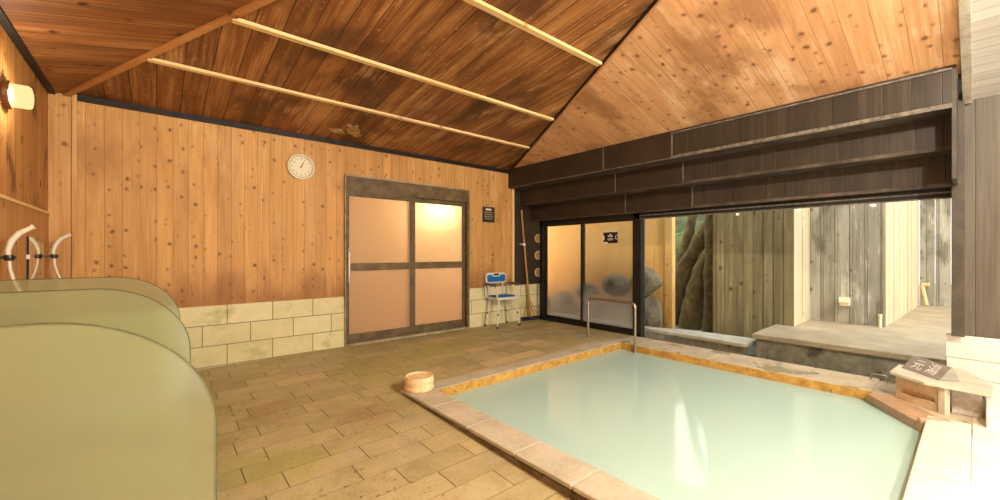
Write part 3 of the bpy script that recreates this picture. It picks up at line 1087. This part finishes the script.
# ================================================================== WALL CLOCK
cx, cz = 1.253, 2.125
ck = thing('wall_clock', 'round ivory wall clock on the plank wall left of the doors', 'clock', (cx, YB, cz))
m = B()
m.lathe([(.140, 0), (.147, .012), (.147, .03), (.142, .040), (.132, .042), (.124, .034), (.122, .020)], (cx, YB, cz), (0, -1, 0), 48)
m.build('case', 'white_plastic', ck)
m = B()
m.lathe([(.1235, .02), (.1235, .0225)], (cx, YB, cz), (0, -1, 0), 48)
fc = m.build('face', 'clock_face', ck)
m = B()
m.lathe([(.120, .0222), (.120, .0235), (.115, .0235), (.115, .0222)], (cx, YB, cz), (0, -1, 0), 48)
m.build('minute_ring', 'clock_grey', fc)
yk = YB - .0235
for h in range(1, 13):
    tmn = text_mesh(str(h), .036, .0004)
    tmn.materials.append(M['clock_grey'])
    on_ = bpy.data.objects.new('numeral', tmn)
    C.objects.link(on_)
    on_.parent = fc
    a = PI / 2 - h * PI / 6
    on_.location = (.092 * math.cos(a), -.0235, .092 * math.sin(a))
    on_.rotation_euler = (PI / 2, 0, 0)
def hand(name, ang, l, w, mat, y):
    a = PI / 2 - math.radians(ang)
    d = Vector((math.cos(a), 0, math.sin(a)))
    b = B()
    c0 = Vector((cx, YB - y, cz))
    b.bar(c0 - d * .012, c0 + d * l, w, .0016, up=(0, 1, 0))
    b.build(name, mat, ck)
hand('hour_hand', 27, .052, .010, 'black_plastic', .028)
hand('minute_hand', 24, .088, .005, 'clock_grey', .030)
m = B()
m.lathe([(.008, .022), (.008, .032), (.003, .034)], (cx, YB, cz), (0, -1, 0), 16)
m.build('hub', 'black_plastic', ck)

# ================================================================== NOTICES
pq = thing('notice_plaque', 'small dark notice plaque on the plank wall above the blue chair', 'notice', (4.005, YB, 1.75))
m = B()
m.box(3.885, 4.125, YB - .014, YB, 1.628, 1.870)
m.build('board', 'plaque', pq, bevel=.002)
m = B()
m.box(3.94, 4.055, YB - .0155, YB - .014, 1.815, 1.845)
m.build('heading', 'clock_face', pq)
for k in range(4):
    m = B()
    z = 1.785 - k * .033
    w = (.085, .075, .09, .07)[k]
    x = 4.0 - w
    while x < 4.0 + w:
        l = random.uniform(.008, .022)
        m.box(x, min(x + l, 4.0 + w), YB - .0150, YB - .014, z - .009, z + .007)
        x += l + .006
    m.build('text_line', 'plaque_text', pq)
gn = thing('glass_notice', 'black and white notice sign stuck on the steamed glass door', 'notice', (XG - .01, 3.455, 1.37))
gx = XG + .006
m = B()
m.box(gx - .006, gx, 3.335, 3.575, 1.285, 1.455)
m.build('plate', 'black_plastic', gn)
for a, b, c, d in ((3.47, 3.565, 1.445, 1.462), (3.345, 3.44, 1.445, 1.462), (3.557, 3.578, 1.335, 1.395), (3.412, 3.498, 1.382, 1.397), (3.50, 3.572, 1.283, 1.305)):
    m = B()
    m.box(gx - .0075, gx - .005, a, b, c, d)
    m.build('print_bar', 'white_paint', gn)
m = B()
m.prism([(gx - .0075, 3.475, 1.405), (gx - .0075, 3.435, 1.405), (gx - .0075, 3.455, 1.43)], (.002, 0, 0))
m.build('print_triangle', 'white_paint', gn)
m = B()
m.tube([(gx - .006, y, z) for y, z in arc(3.335, 1.37, .033, PI / 2 - .1, -PI / 2 + .1, 8)], .005, 6)
m.build('print_arc', 'white_paint', gn)
m = B()
m.lathe([(.05, 0), (.05, .0015)], (gx - .006, 3.455, 1.345), (-1, 0, 0), 24)
o = m.build('grey_patch', 'plaque_text', gn)
for v in o.data.vertices:
    v.co.z = (v.co.z + .025) * .4 - .025

# ================================================================== ROUND WOODEN DISCS
first = None
names = ['uppermost of three round pale wood discs on the dark panel by the broom', 'middle one of three round pale wood discs on the dark panel by the broom',
         'lowest of three round wood discs on the dark panel by the broom']
for z, lb in zip((1.398, 1.100, .80), names):
    if first is None:
        first = thing('wooden_disc', lb, 'wooden disc', (5.115, YB - .006, z), 'round discs on the dark panel')
        b = B()
        b.lathe([(.076, 0), (.078, .012), (.070, .020), (.060, .016), (.058, .012)], (5.115, YB - .006, z), (0, -1, 0), 32)
        b.build('rim', 'disc', first)
        b = B()
        b.lathe([(.058, .010), (.056, .013), (.02, .014)], (5.115, YB - .006, z), (0, -1, 0), 32)
        b.build('centre', 'disc_dark', first)
    else:
        dup(first, (5.115, YB - .006, z), lb)

# ================================================================== SHOWER CHAIR
chx, chy = 4.13, 4.80
sc = thing('shower_chair', 'white shower chair with blue pads and grey arms by the back wall', 'chair', (chx, chy, 0))
def rrect(w, d, r, n=5):
    pts = []
    for sx, sy, a0 in ((1, 1, 0), (-1, 1, PI / 2), (-1, -1, PI), (1, -1, 1.5 * PI)):
        for i in range(n + 1):
            a = a0 + PI / 2 * i / n
            pts.append((sx * (w / 2 - r) + r * math.cos(a), sy * (d / 2 - r) + r * math.sin(a)))
    return pts
SZ = .46
m = B()
m.prism([(chx + x, chy + y, SZ - .03) for x, y in rrect(.44, .33, .07)], (0, 0, .035))
m.build('seat', 'chair_white', sc, bevel=.008)
m = B()
m.prism([(chx + x, chy + .01 + y, SZ + .005) for x, y in rrect(.38, .26, .05)], (0, 0, .014))
part(m.build('seat_pad', 'chair_blue', sc, bevel=.005), 'blue seat pad')
yb_ = chy + .155
m = B()
bp = [(chx + x, yb_, .745 + y) for x, y in rrect(.42, .17, .05)]
m.prism(bp, (0, .028, 0))
bk_ = m.build('backrest', 'chair_white', sc, bevel=.008)
m = B()
pts = [(-.17, .055), (-.09, .055), (-.07, .025), (.07, .025), (.09, .055), (.17, .055), (.185, .035), (.185, -.03), (.165, -.055), (-.165, -.055), (-.185, -.03), (-.185, .035)]
m.prism([(chx + x, yb_ - .012, .74 + y) for x, y in pts], (0, .014, 0))
part(m.build('back_pad', 'chair_blue', bk_, bevel=.004), 'blue back pad')
m = B()
m.prism([(chx + x, yb_ - .003, .80 + y) for x, y in rrect(.11, .028, .013)], (0, .004, 0))
m.build('hand_slot', 'black_plastic', bk_)
for sx in (-1, 1):
    m = B()
    m.tube([(chx + sx * .15, yb_ + .014, SZ - .02), (chx + sx * .15, yb_ + .02, .70)], .011, 8)
    m.build('back_support', 'chair_white', sc)
for sx in (-1, 1):
    for sy in (-1, 1):
        tx, ty = chx + sx * .17, chy + sy * .11
        bx_, by_ = chx + sx * .225, chy + sy * .145
        m = B()
        m.tube([(tx, ty, SZ - .02), (tx + (bx_ - tx) * .55, ty + (by_ - ty) * .55, .21), (bx_, by_, .02)], [.0125, .0125, .0105], 8)
        lg = m.build('leg', 'chair_white', sc)
        m = B()
        m.lathe([(.021, 0), (.019, .02), (.0145, .035)], (bx_, by_, 0), seg=12)
        part(m.build('rubber_foot', 'rubber', lg), 'grey rubber foot')
        m = B()
        c0 = Vector((tx + (bx_ - tx) * .55, ty + (by_ - ty) * .55, .21))
        m.lathe([(.016, -.012), (.016, .012)], c0, seg=10)
        m.build('height_collar', 'chair_arm', lg)
for sx in (-1, 1):
    x = chx + sx * .235
    m = B()
    m.tube([(x - sx * .02, chy - .13, SZ - .02), (x, chy - .14, .60), (x, chy - .125, .635), (x, chy - .10, .65), (x, chy + .10, .655), (x, chy + .13, .64), (x, chy + .145, .60), (x - sx * .02, chy + .14, SZ - .02)], .0115, 8)
    ar = m.build('arm_frame', 'chair_white' , sc)
    m = B()
    m.tube([(x, chy - .13, .635), (x, chy - .10, .655), (x, chy + .10, .66), (x, chy + .13, .645)], .020, 8)
    part(m.build('arm_pad', 'chair_arm', ar), 'dark grey arm pad')

# ================================================================== DECK BRUSH
db = thing('deck_brush', 'long wooden handled deck brush leaning in the corner beside the chair', 'brush', (4.85, 4.90, 0))
h0, h1 = Vector((4.83, 4.90, .14)), Vector((4.69, 4.965, 1.865))
m = B()
m.tube([h0, h1], [.019, .016], 12)
m.build('handle', 'bamboo', db)
m = B()
mid_ = h0 + (h1 - h0) * .665
dv = (h1 - h0).normalized()
m.tube([mid_ - dv * .02, mid_ + dv * .02], .024, 12)
m.box(mid_.x - .06, mid_.x + .03, mid_.y - .005, YB - .006, mid_.z - .012, mid_.z + .012)
part(m.build('wall_clip', 'white_plastic', db), 'pale clip band')
m = B()
hd = Vector((.40, -.06, 0)).normalized()
hc = Vector((4.86, 4.90, 0))
m.bar(hc - hd * .20 + Vector((0, 0, .05)), hc + hd * .20 + Vector((0, 0, .05)), .06, .025)
m.build('head', 'black_plastic', db, bevel=.003)
m = B()
for k in range(26):
    for j in range(3):
        p = hc + hd * (-.19 + .38 * k / 25) + Vector((-hd.y, hd.x, 0)) * (-.018 + .018 * j)
        m.tube([p + Vector((0, 0, .04)), p + Vector((random.uniform(-.006, .006), random.uniform(-.006, .006), .002))], .0045, 5)
m.build('bristles', 'black_plastic', db)
for s in (-.15, -.05, .06, .16):
    m = B()
    m.tube([h0 + dv * .22, hc + hd * s + Vector((0, 0, .06))], .008, 6)
    m.build('brace', 'bamboo', db)
m = B()
m.tube([h0 + dv * -.09, h0 + dv * .1], .024, 10)
m.build('socket', 'bamboo', db)

# ================================================================== WALL LAMPS
yl, zl = 3.73, 2.09
lamp = thing('wall_lamp', 'drum shaped glowing lamp high on the left wall', 'wall lamp', (XL, yl, zl), 'wall lamps along the left wall')
m = B()
m.lathe([(.080, 0), (.084, .004), (.084, .026), (.080, .03)], (XL, yl, zl), (1, 0, 0), 32)
m.build('base', 'lamp_base', lamp)
m = B()
m.lathe([(.062, .028), (.067, .032), (.069, .04), (.069, .098), (.062, .108), (.045, .112), (.001, .113)], (XL, yl, zl), (1, 0, 0), 32)
m.build('shade', 'shade', lamp)
bd_ = bpy.data.lights.new('bulb', 'POINT')
bd_.energy, bd_.color, bd_.shadow_soft_size = LAMP_POWER, (1.0, .90, .68), .035
bo_ = bpy.data.objects.new('bulb', bd_)
C.objects.link(bo_)
bo_.parent = lamp
bo_.location = (.074, 0, 0)
for k, y in enumerate((2.5, 1.3, .1, -1.1)):
    dup(lamp, (XL, y, zl), 'drum wall lamp on the left wall, %s from the back corner' % ('second', 'third', 'fourth', 'fifth')[k])

# unseen globes added under the ridge behind the camera to brighten the room
gl = thing('fill_globe', 'added fill globe hanging unseen under the ridge behind the photographer', 'added fill light', (2.0, -.75, 2.72), 'added fill globes under the ridge')
m = B()
m.lathe([(.09 * math.sin(PI * i / 12) + .001, -.09 * math.cos(PI * i / 12)) for i in range(13)], (2.0, -.75, 2.72), seg=24)
m.build('shade', 'shade', gl)
m = B()
m.tube([(2.0, -.75, 2.80), (2.0, -.75, 3.12)], .008, 8)
m.lathe([(.05, 0), (.05, .02)], (2.0, -.75, 3.11), seg=16)
m.build('stem', 'lamp_base', gl)
gb_ = bpy.data.lights.new('fill_bulb', 'POINT')
gb_.energy, gb_.color, gb_.shadow_soft_size = FILL_POWER, (1.0, .95, .82), .05
go_ = bpy.data.objects.new('fill_bulb', gb_)
C.objects.link(go_)
go_.parent = gl
dup(gl, (2.0, -1.75, 2.72), 'second added fill globe under the ridge, furthest from the bath')
# ================================================================== SHOWER STATIONS
def partition(y, lab):
    p = thing('shower_partition', lab, 'partition', (XL, y, 0), 'glass shower partitions')
    XE, ZT, r = .110, 1.008, .27
    pts = [(XL + .012, .12), (XE, .12), (XE, ZT - r)]
    rx, rz = .30, .28
    n = 24
    pts = [(XL + .012, .12), (XE, .12)]
    for i in range(n + 1):
        a = PI / 2 * i / n
        pts.append((XE - rx + rx * math.cos(a), ZT - rz + rz * math.sin(a)))
    pts.append((XL + .012, ZT))
    m = B()
    m.prism([(x, y, z) for x, z in pts], (0, .010, 0))
    m.build('glass_panel', 'partition', p)
    m = B()
    n = len(pts)
    edge = [(x, y + .005, z) for x, z in pts[1:]]
    m.tube(edge, .0030, 6)
    m.build('polished_edge', 'glass_edge', p)
    for z in (.3, .85):
        m = B()
        m.box(XL, XL + .05, y - .012, y + .022, z - .025, z + .025)
        m.build('wall_clamp', 'steel', p, bevel=.003)
    m = B()
    m.box(XE - .12, XE - .06, y - .01, y + .02, fz(0, y) - .002, .16)
    m.build('floor_foot', 'steel', p, bevel=.003)
partition(1.2, 'nearest frosted glass shower partition with rounded corner on the left')
partition(2.2, 'middle frosted glass shower partition with rounded corner, seen behind the nearest')
partition(3.2, 'furthest frosted glass shower partition, nearest to the back wall')

def shower(y, lab):
    p = thing('hand_shower', lab, 'shower head', (XL, y, 1.12), 'hand showers on the left wall')
    bx_ = XL + .052
    m = B()
    m.tube([(bx_, y, 1.10), (bx_ - .005, y, 1.16), (bx_ + .008, y, 1.215), (bx_ + .038, y, 1.262), (bx_ + .085, y, 1.296)], [.010, .012, .0145, .0145, .012], 14)
    hs = m.build('handset', 'white_plastic', p)
    m = B()
    m.lathe([(.0135, -.004), (.0150, .004), (.0140, .010)], (bx_ + .085, y, 1.296), (.85, 0, .5), 14)
    m.build('spray_plate', 'white_plastic', hs)
    m = B()
    m.tube([(bx_, y, 1.105), (bx_ + .002, y, 1.06), (bx_ + .016, y, .99), (bx_ + .04, y, .92), (bx_ + .055, y, .80), (bx_ + .03, y, .64), (bx_ + .0, y - .02, .57), (XL + .05, y - .04, .565)], .0085, 10)
    m.build('hose', 'white_plastic', p)
    m = B()
    m.box(XL + .004, bx_ - .005, y - .009, y + .009, 1.113, 1.13)
    m.lathe([(.019, -.016), (.021, -.01), (.021, .012), (.019, .016)], (bx_, y, 1.12), seg=14)
    m.box(bx_ + .012, bx_ + .026, y - .004, y + .004, 1.114, 1.128)
    part(m.build('bracket', 'steel_dark', p), 'dark wall bracket')
    m = B()
    m.box(XL + .004, XL + .075, y - .13, y + .05, .54, .585)
    m.lathe([(.03, 0), (.03, .035)], (XL + .05, y - .16, .56), (0, 1, 0), 14)
    m.build('mixer_tap', 'steel', p, bevel=.006)
shower(3.55, 'white curved hand shower in a bracket at the left photo edge')
shower(4.86, 'white curved hand shower in a bracket closest to the back corner')
mr = thing('wall_mirror', 'wall mirror between the two hand showers on the left wall', 'mirror', (XL, 4.5, .9))
m = B()
m.box(XL + .004, XL + .010, 4.26, 4.76, .70, 1.262)
m.build('glass', 'mirror', mr)
m = B()
m.box(XL + .004, XL + .014, 4.245, 4.260, .70, 1.262)
fr_ = m.build('side_rail', 'black_plastic', mr)
m = B()
m.box(XL + .004, XL + .020, 4.24, 4.266, 1.105, 1.135)
part(m.build('clip', 'white_plastic', fr_), 'ivory clip')

# ================================================================== OUTSIDE
m = B()
m.box(5.12, 24, -10, 9, -.30, -.12)
struct(m.build('ground', 'ground'))
# rim of the outdoor bath and platform
m = B()
m.prism([(5.26, 1.74, .078), (5.29, 3.0, .078), (5.34, 5.2, .078), (5.45, 5.2, .078), (5.44, 3.0, .078), (5.62, 2.6, .078), (5.7, 1.74, .078)], (0, 0, -.045))
rim = tag(m.build('stone_ledge', 'ledge', origin=(5.5, 3.0, -.12), bevel=.012), 'low pale stone ledge outside below the leaning tree trunks', 'stone ledge')
m = B()
m.box(5.35, 5.43, 1.78, 5.2, -.125, .034)
m.build('ledge_base', 'wet_face', rim)
pf = thing('stone_platform', 'broad pale stone platform outside the right half of the large window', 'platform', (7, .5, -.12))
m = B()
m.prism([(5.38, 1.72, .13), (5.38, -6, .13), (18, -6, .13), (18, .9, .13), (7.3, 1.74, .13), (6.35, 1.74, .13)][::-1], (0, 0, .06))
m.build('top_slab', 'deck', pf, bevel=.01)
m = B()
m.box(5.44, 6.3, -6, 1.69, -.13, .13)
m.build('front_face', 'wet_face', pf)

FH = 3.2
def fence_planks(m, a, b, n, z0, z1, th, mi=0):
    """row of separate upright boards from a to b"""
    a, b = Vector((*a, 0)), Vector((*b, 0))
    d = (b - a) / n
    nr = Vector((d.y, -d.x, 0)).normalized()
    for i in range(n):
        j = random.uniform(-.006, .006)
        p0, p1 = a + d * (i + .012) + nr * j, a + d * (i + .988) + nr * j
        q = [p0, p1, p1 + nr * th, p0 + nr * th]
        m.hexa([(p.x, p.y, z0) for p in q] + [(p.x, p.y, z1 + random.uniform(-.01, .01)) for p in q], mi)
f2 = thing('board_fence', 'mossy weathered board fence left of the platform, right of the tree trunks', 'fence', (6.3, 2.0, -.12), 'weathered fences outside')
m = B(); fence_planks(m, (6.3, 2.53), (6.3, 1.756), 7, -.12, FH, -.04); fence_planks(m, (6.3, 1.756), (6.3, 1.53), 2, .192, FH, -.04)
m.build('boards', 'fence_green', f2)
m = B(); fence_planks(m, (6.30, 1.52), (7.1, 1.53), 4, .192, FH, -.03)
part(m.build('return_boards', 'fence_side', f2), 'pale boards of the side return')
f3 = thing('board_fence', 'grey streaked board fence carrying the white outlet box', 'fence', (7.12, 1.1, .19), 'weathered fences outside')
m = B(); fence_planks(m, (7.12, 1.53), (7.12, .765), 5, .192, FH, -.04)
m.build('boards', 'fence_grey', f3)
m = B(); fence_planks(m, (7.12, .745), (10.58, .66), 16, .192, FH, -.03)
part(m.build('return_boards', 'fence_side', f3), 'sunlit pale boards of the side return')
f4 = thing('board_fence', 'far board fence at the end of the sunlit passage', 'fence', (10.6, -.2, .19), 'weathered fences outside')
m = B(); fence_planks(m, (10.6, .66), (10.6, -2.4), 16, .192, FH, -.04)
m.build('boards', 'fence_grey', f4)
f1 = thing('board_fence', 'clean orange board fence standing behind the rocks on the left', 'fence', (5.95, 4.2, -.12), 'orange fence outside')
m = B(); fence_planks(m, (5.97, 7.6), (5.95, 3.04), 22, -.12, 2.3, .03)
m.build('boards', 'fence_orange', f1)
m = B()
m.box(5.86, 5.96, 2.93, 3.05, -.12, 2.36)
part(m.build('post', 'fence_post', f1, bevel=.006), 'knotty orange corner post')

# rocks under the orange fence
def rock(x, y, z, sx, sy, sz, lab, seed):
    rnd = random.Random(seed)
    b = bmesh.new()
    bmesh.ops.create_icosphere(b, subdivisions=3, radius=1.0)
    planes = [(Vector((rnd.uniform(-1, 1), rnd.uniform(-1, 1), rnd.uniform(-.6, 1))).normalized(), rnd.uniform(.68, .92)) for _ in range(9)]
    for v in b.verts:
        for n, d in planes:
            k = v.co.dot(n) - d
            if k > 0:
                v.co -= n * k * .9
        v.co += v.co.normalized() * rnd.uniform(-.012, .012)
        v.co = Vector((v.co.x * sx, v.co.y * sy, v.co.z * sz))
    me = bpy.data.meshes.new('garden_rock')
    b.to_mesh(me)
    b.free()
    me.materials.append(M['rock'])
    o = bpy.data.objects.new('garden_rock', me)
    C.objects.link(o)
    o.location = (x, y, z)
    return tag(o, lab, 'rock', 'rocks below the orange fence')
RK = [(5.66, 3.22, .20, .19, .24, .33, 'grey rock at the foot of the orange fence post'),
      (5.68, 3.24, .72, .18, .25, .21, 'topmost grey rock beside the orange fence post'),
      (5.66, 3.72, .14, .19, .24, .29, 'low rock behind the right steamed glass door'),
      (5.68, 3.78, .63, .18, .27, .19, 'upper rock behind the right steamed glass door'),
      (5.66, 4.26, .12, .19, .27, .26, 'low rock behind the meeting stiles of the steamed doors'),
      (5.68, 4.36, .50, .18, .24, .15, 'upper rock behind the meeting stiles of the steamed doors'),
      (5.66, 4.86, .16, .19, .29, .30, 'rock behind the left steamed glass door'),
      (5.66, 5.50, .16, .19, .31, .28, 'leftmost rock below the orange fence')]
for i, r in enumerate(RK):
    rock(*r, seed=20 + i)

# leaning trunks and ferns on the shady bank
def trunk(pts, rad, lab):
    m = B()
    rnd = random.Random(int(pts[0][1] * 1000))
    P_, R_ = [], []
    n = 14
    for i in range(n + 1):
        t = i / n * (len(pts) - 1)
        k = min(int(t), len(pts) - 2)
        f = t - k
        p = Vector(pts[k]).lerp(Vector(pts[k + 1]), f)
        P_.append(p + Vector((rnd.uniform(-.02, .02), rnd.uniform(-.02, .02), 0)))
        R_.append((rad[0] + (rad[1] - rad[0]) * i / n) * rnd.uniform(.97, 1.03))
    m.tube(P_, R_, 14)
    o = m.build('tree_trunk', 'bark', origin=pts[0])
    tag(o, lab, 'tree', 'leaning trunks on the bank')
trunk([(7.0, 3.56, -.15), (7.0, 3.40, .55), (7.0, 3.12, 1.15), (7.05, 2.80, 1.75), (7.1, 2.45, 2.4)], (.17, .09), 'long mossy trunk leaning to the right behind the gap in the fences')
trunk([(6.85, 3.12, -.15), (6.85, 3.02, .5), (6.85, 2.86, 1.0), (6.9, 2.66, 1.4)], (.19, .10), 'thick short root rising beside the mossy fence edge')
trunk([(6.65, 2.72, -.15), (6.65, 2.70, 1.0), (6.68, 2.68, 2.2), (6.7, 2.66, 3.2)], (.10, .08), 'dark upright trunk touching the left edge of the mossy fence')
trunk([(7.5, 3.7, -.15), (7.5, 3.6, .8), (7.5, 3.42, 1.6), (7.5, 3.2, 2.6)], (.11, .07), 'thin trunk behind the others next to the fern leaves')

def fern(x, y, z, n, ln, mat, lab, seed):
    rnd = random.Random(seed)
    m = B()
    for k in range(n):
        a = 2 * PI * k / n + rnd.uniform(-.2, .2)
        d = Vector((math.cos(a), math.sin(a), 0))
        l = ln * rnd.uniform(.7, 1.1)
        lift = rnd.uniform(.35, .9)
        prev = Vector((x, y, z))
        for i in range(1, 13):
            t = i / 12
            p = Vector((x, y, z)) + d * (l * t) + Vector((0, 0, l * (lift * t - lift * .95 * t * t)))
            m.tube([prev, p], .004, 4, cap=False)
            sd = d.cross(Vector((0, 0, 1)))
            lw = .22 * ln * math.sin(PI * min(1, t * .9 + .1)) + .01
            for sgn in (-1, 1):
                tip = p + sd * (sgn * lw) + d * (.25 * lw) + Vector((0, 0, -.25 * lw))
                w = d * (.022 * (1.2 - t) + .006)
                up = Vector((0, 0, .004))
                m._faces([p - w, p + w, p + (tip - p) * .55 + w * .9 + up, tip, p + (tip - p) * .55 - w * .9 + up], [(0, 1, 2, 3, 4)])
            prev = p
    o = m.build('fern', mat, origin=(x, y, z))
    sm = o.modifiers.new('solid', 'SOLIDIFY')
    sm.thickness = .003
    tag(o, lab, 'fern', 'ferns between the trunks')
fern(8.3, 3.55, 1.45, 11, .62, 'leaf_light', 'bright fern between the trunks above the bank', 3)
fern(8.5, 3.0, 1.75, 11, .70, 'leaf', 'green fern high behind the leaning trunk', 4)
fern(8.3, 4.3, 1.2, 10, .6, 'leaf', 'dark green fern low beside the orange post', 5)
fern(8.9, 3.6, 2.1, 11, .7, 'leaf_light', 'topmost fern under the window head', 6)
# the bank itself
m = B()
vs, fs = [], []
nx, ny = 16, 26
rnd = random.Random(5)
for j in range(ny + 1):
    for i in range(nx + 1):
        x = 7.2 + 7 * i / nx
        y = 1.75 + 7.2 * j / ny
        vs.append((x, y, -.15 + max(0, (x - 7.25)) * .62 + rnd.uniform(-.1, .1) * (1 if i else 0)))
for j in range(ny):
    for i in range(nx):
        a = j * (nx + 1) + i
        fs.append((a, a + 1, a + nx + 2, a + nx + 1))
m._faces(vs, fs, 0, True)
struct(m.build('hillside', 'hill'))

# small fittings outside
ob = thing('outlet_box', 'white outlet box on the grey streaked fence outside', 'outlet box', (7.12, 1.14, .43))
m = B()
m.box(7.035, 7.121, 1.09, 1.195, .43, .545)
m.build('housing', 'white_plastic', ob, bevel=.008)
m = B()
m.hexa([(7.02, 1.085, .475), (7.02, 1.20, .475), (7.045, 1.20, .475), (7.045, 1.085, .475), (7.03, 1.085, .55), (7.03, 1.20, .55), (7.045, 1.20, .55), (7.045, 1.085, .55)])
m.build('flap', 'white_plastic', ob, bevel=.003)
st = thing('standpipe', 'short pale standpipe at the corner of the grey fence', 'pipe', (7.05, .79, .19))
m = B()
m.tube([(7.05, .79, .19), (7.05, .79, .34)], .018, 10)
m.build('pipe', 'white_plastic', st)
m = B()
m.tube([(7.05, .79, .335), (7.05, .79, .36)], .022, 10)
m.build('cap', 'white_plastic', st)
tp = thing('yard_mallet', 'pale wooden T-shaped tool leaning on the far fence', 'tool', (10.45, .60, .19))
m = B()
m.tube([(10.36, .555, .215), (10.50, .62, .56)], .024, 8)
m.build('shaft', 'cream', tp)
m = B()
m.tube([(10.49, .53, .575), (10.50, .62, .567)], .032, 8)
m.build('crossbar', 'cream', tp)

bpy.context.view_layer.update()
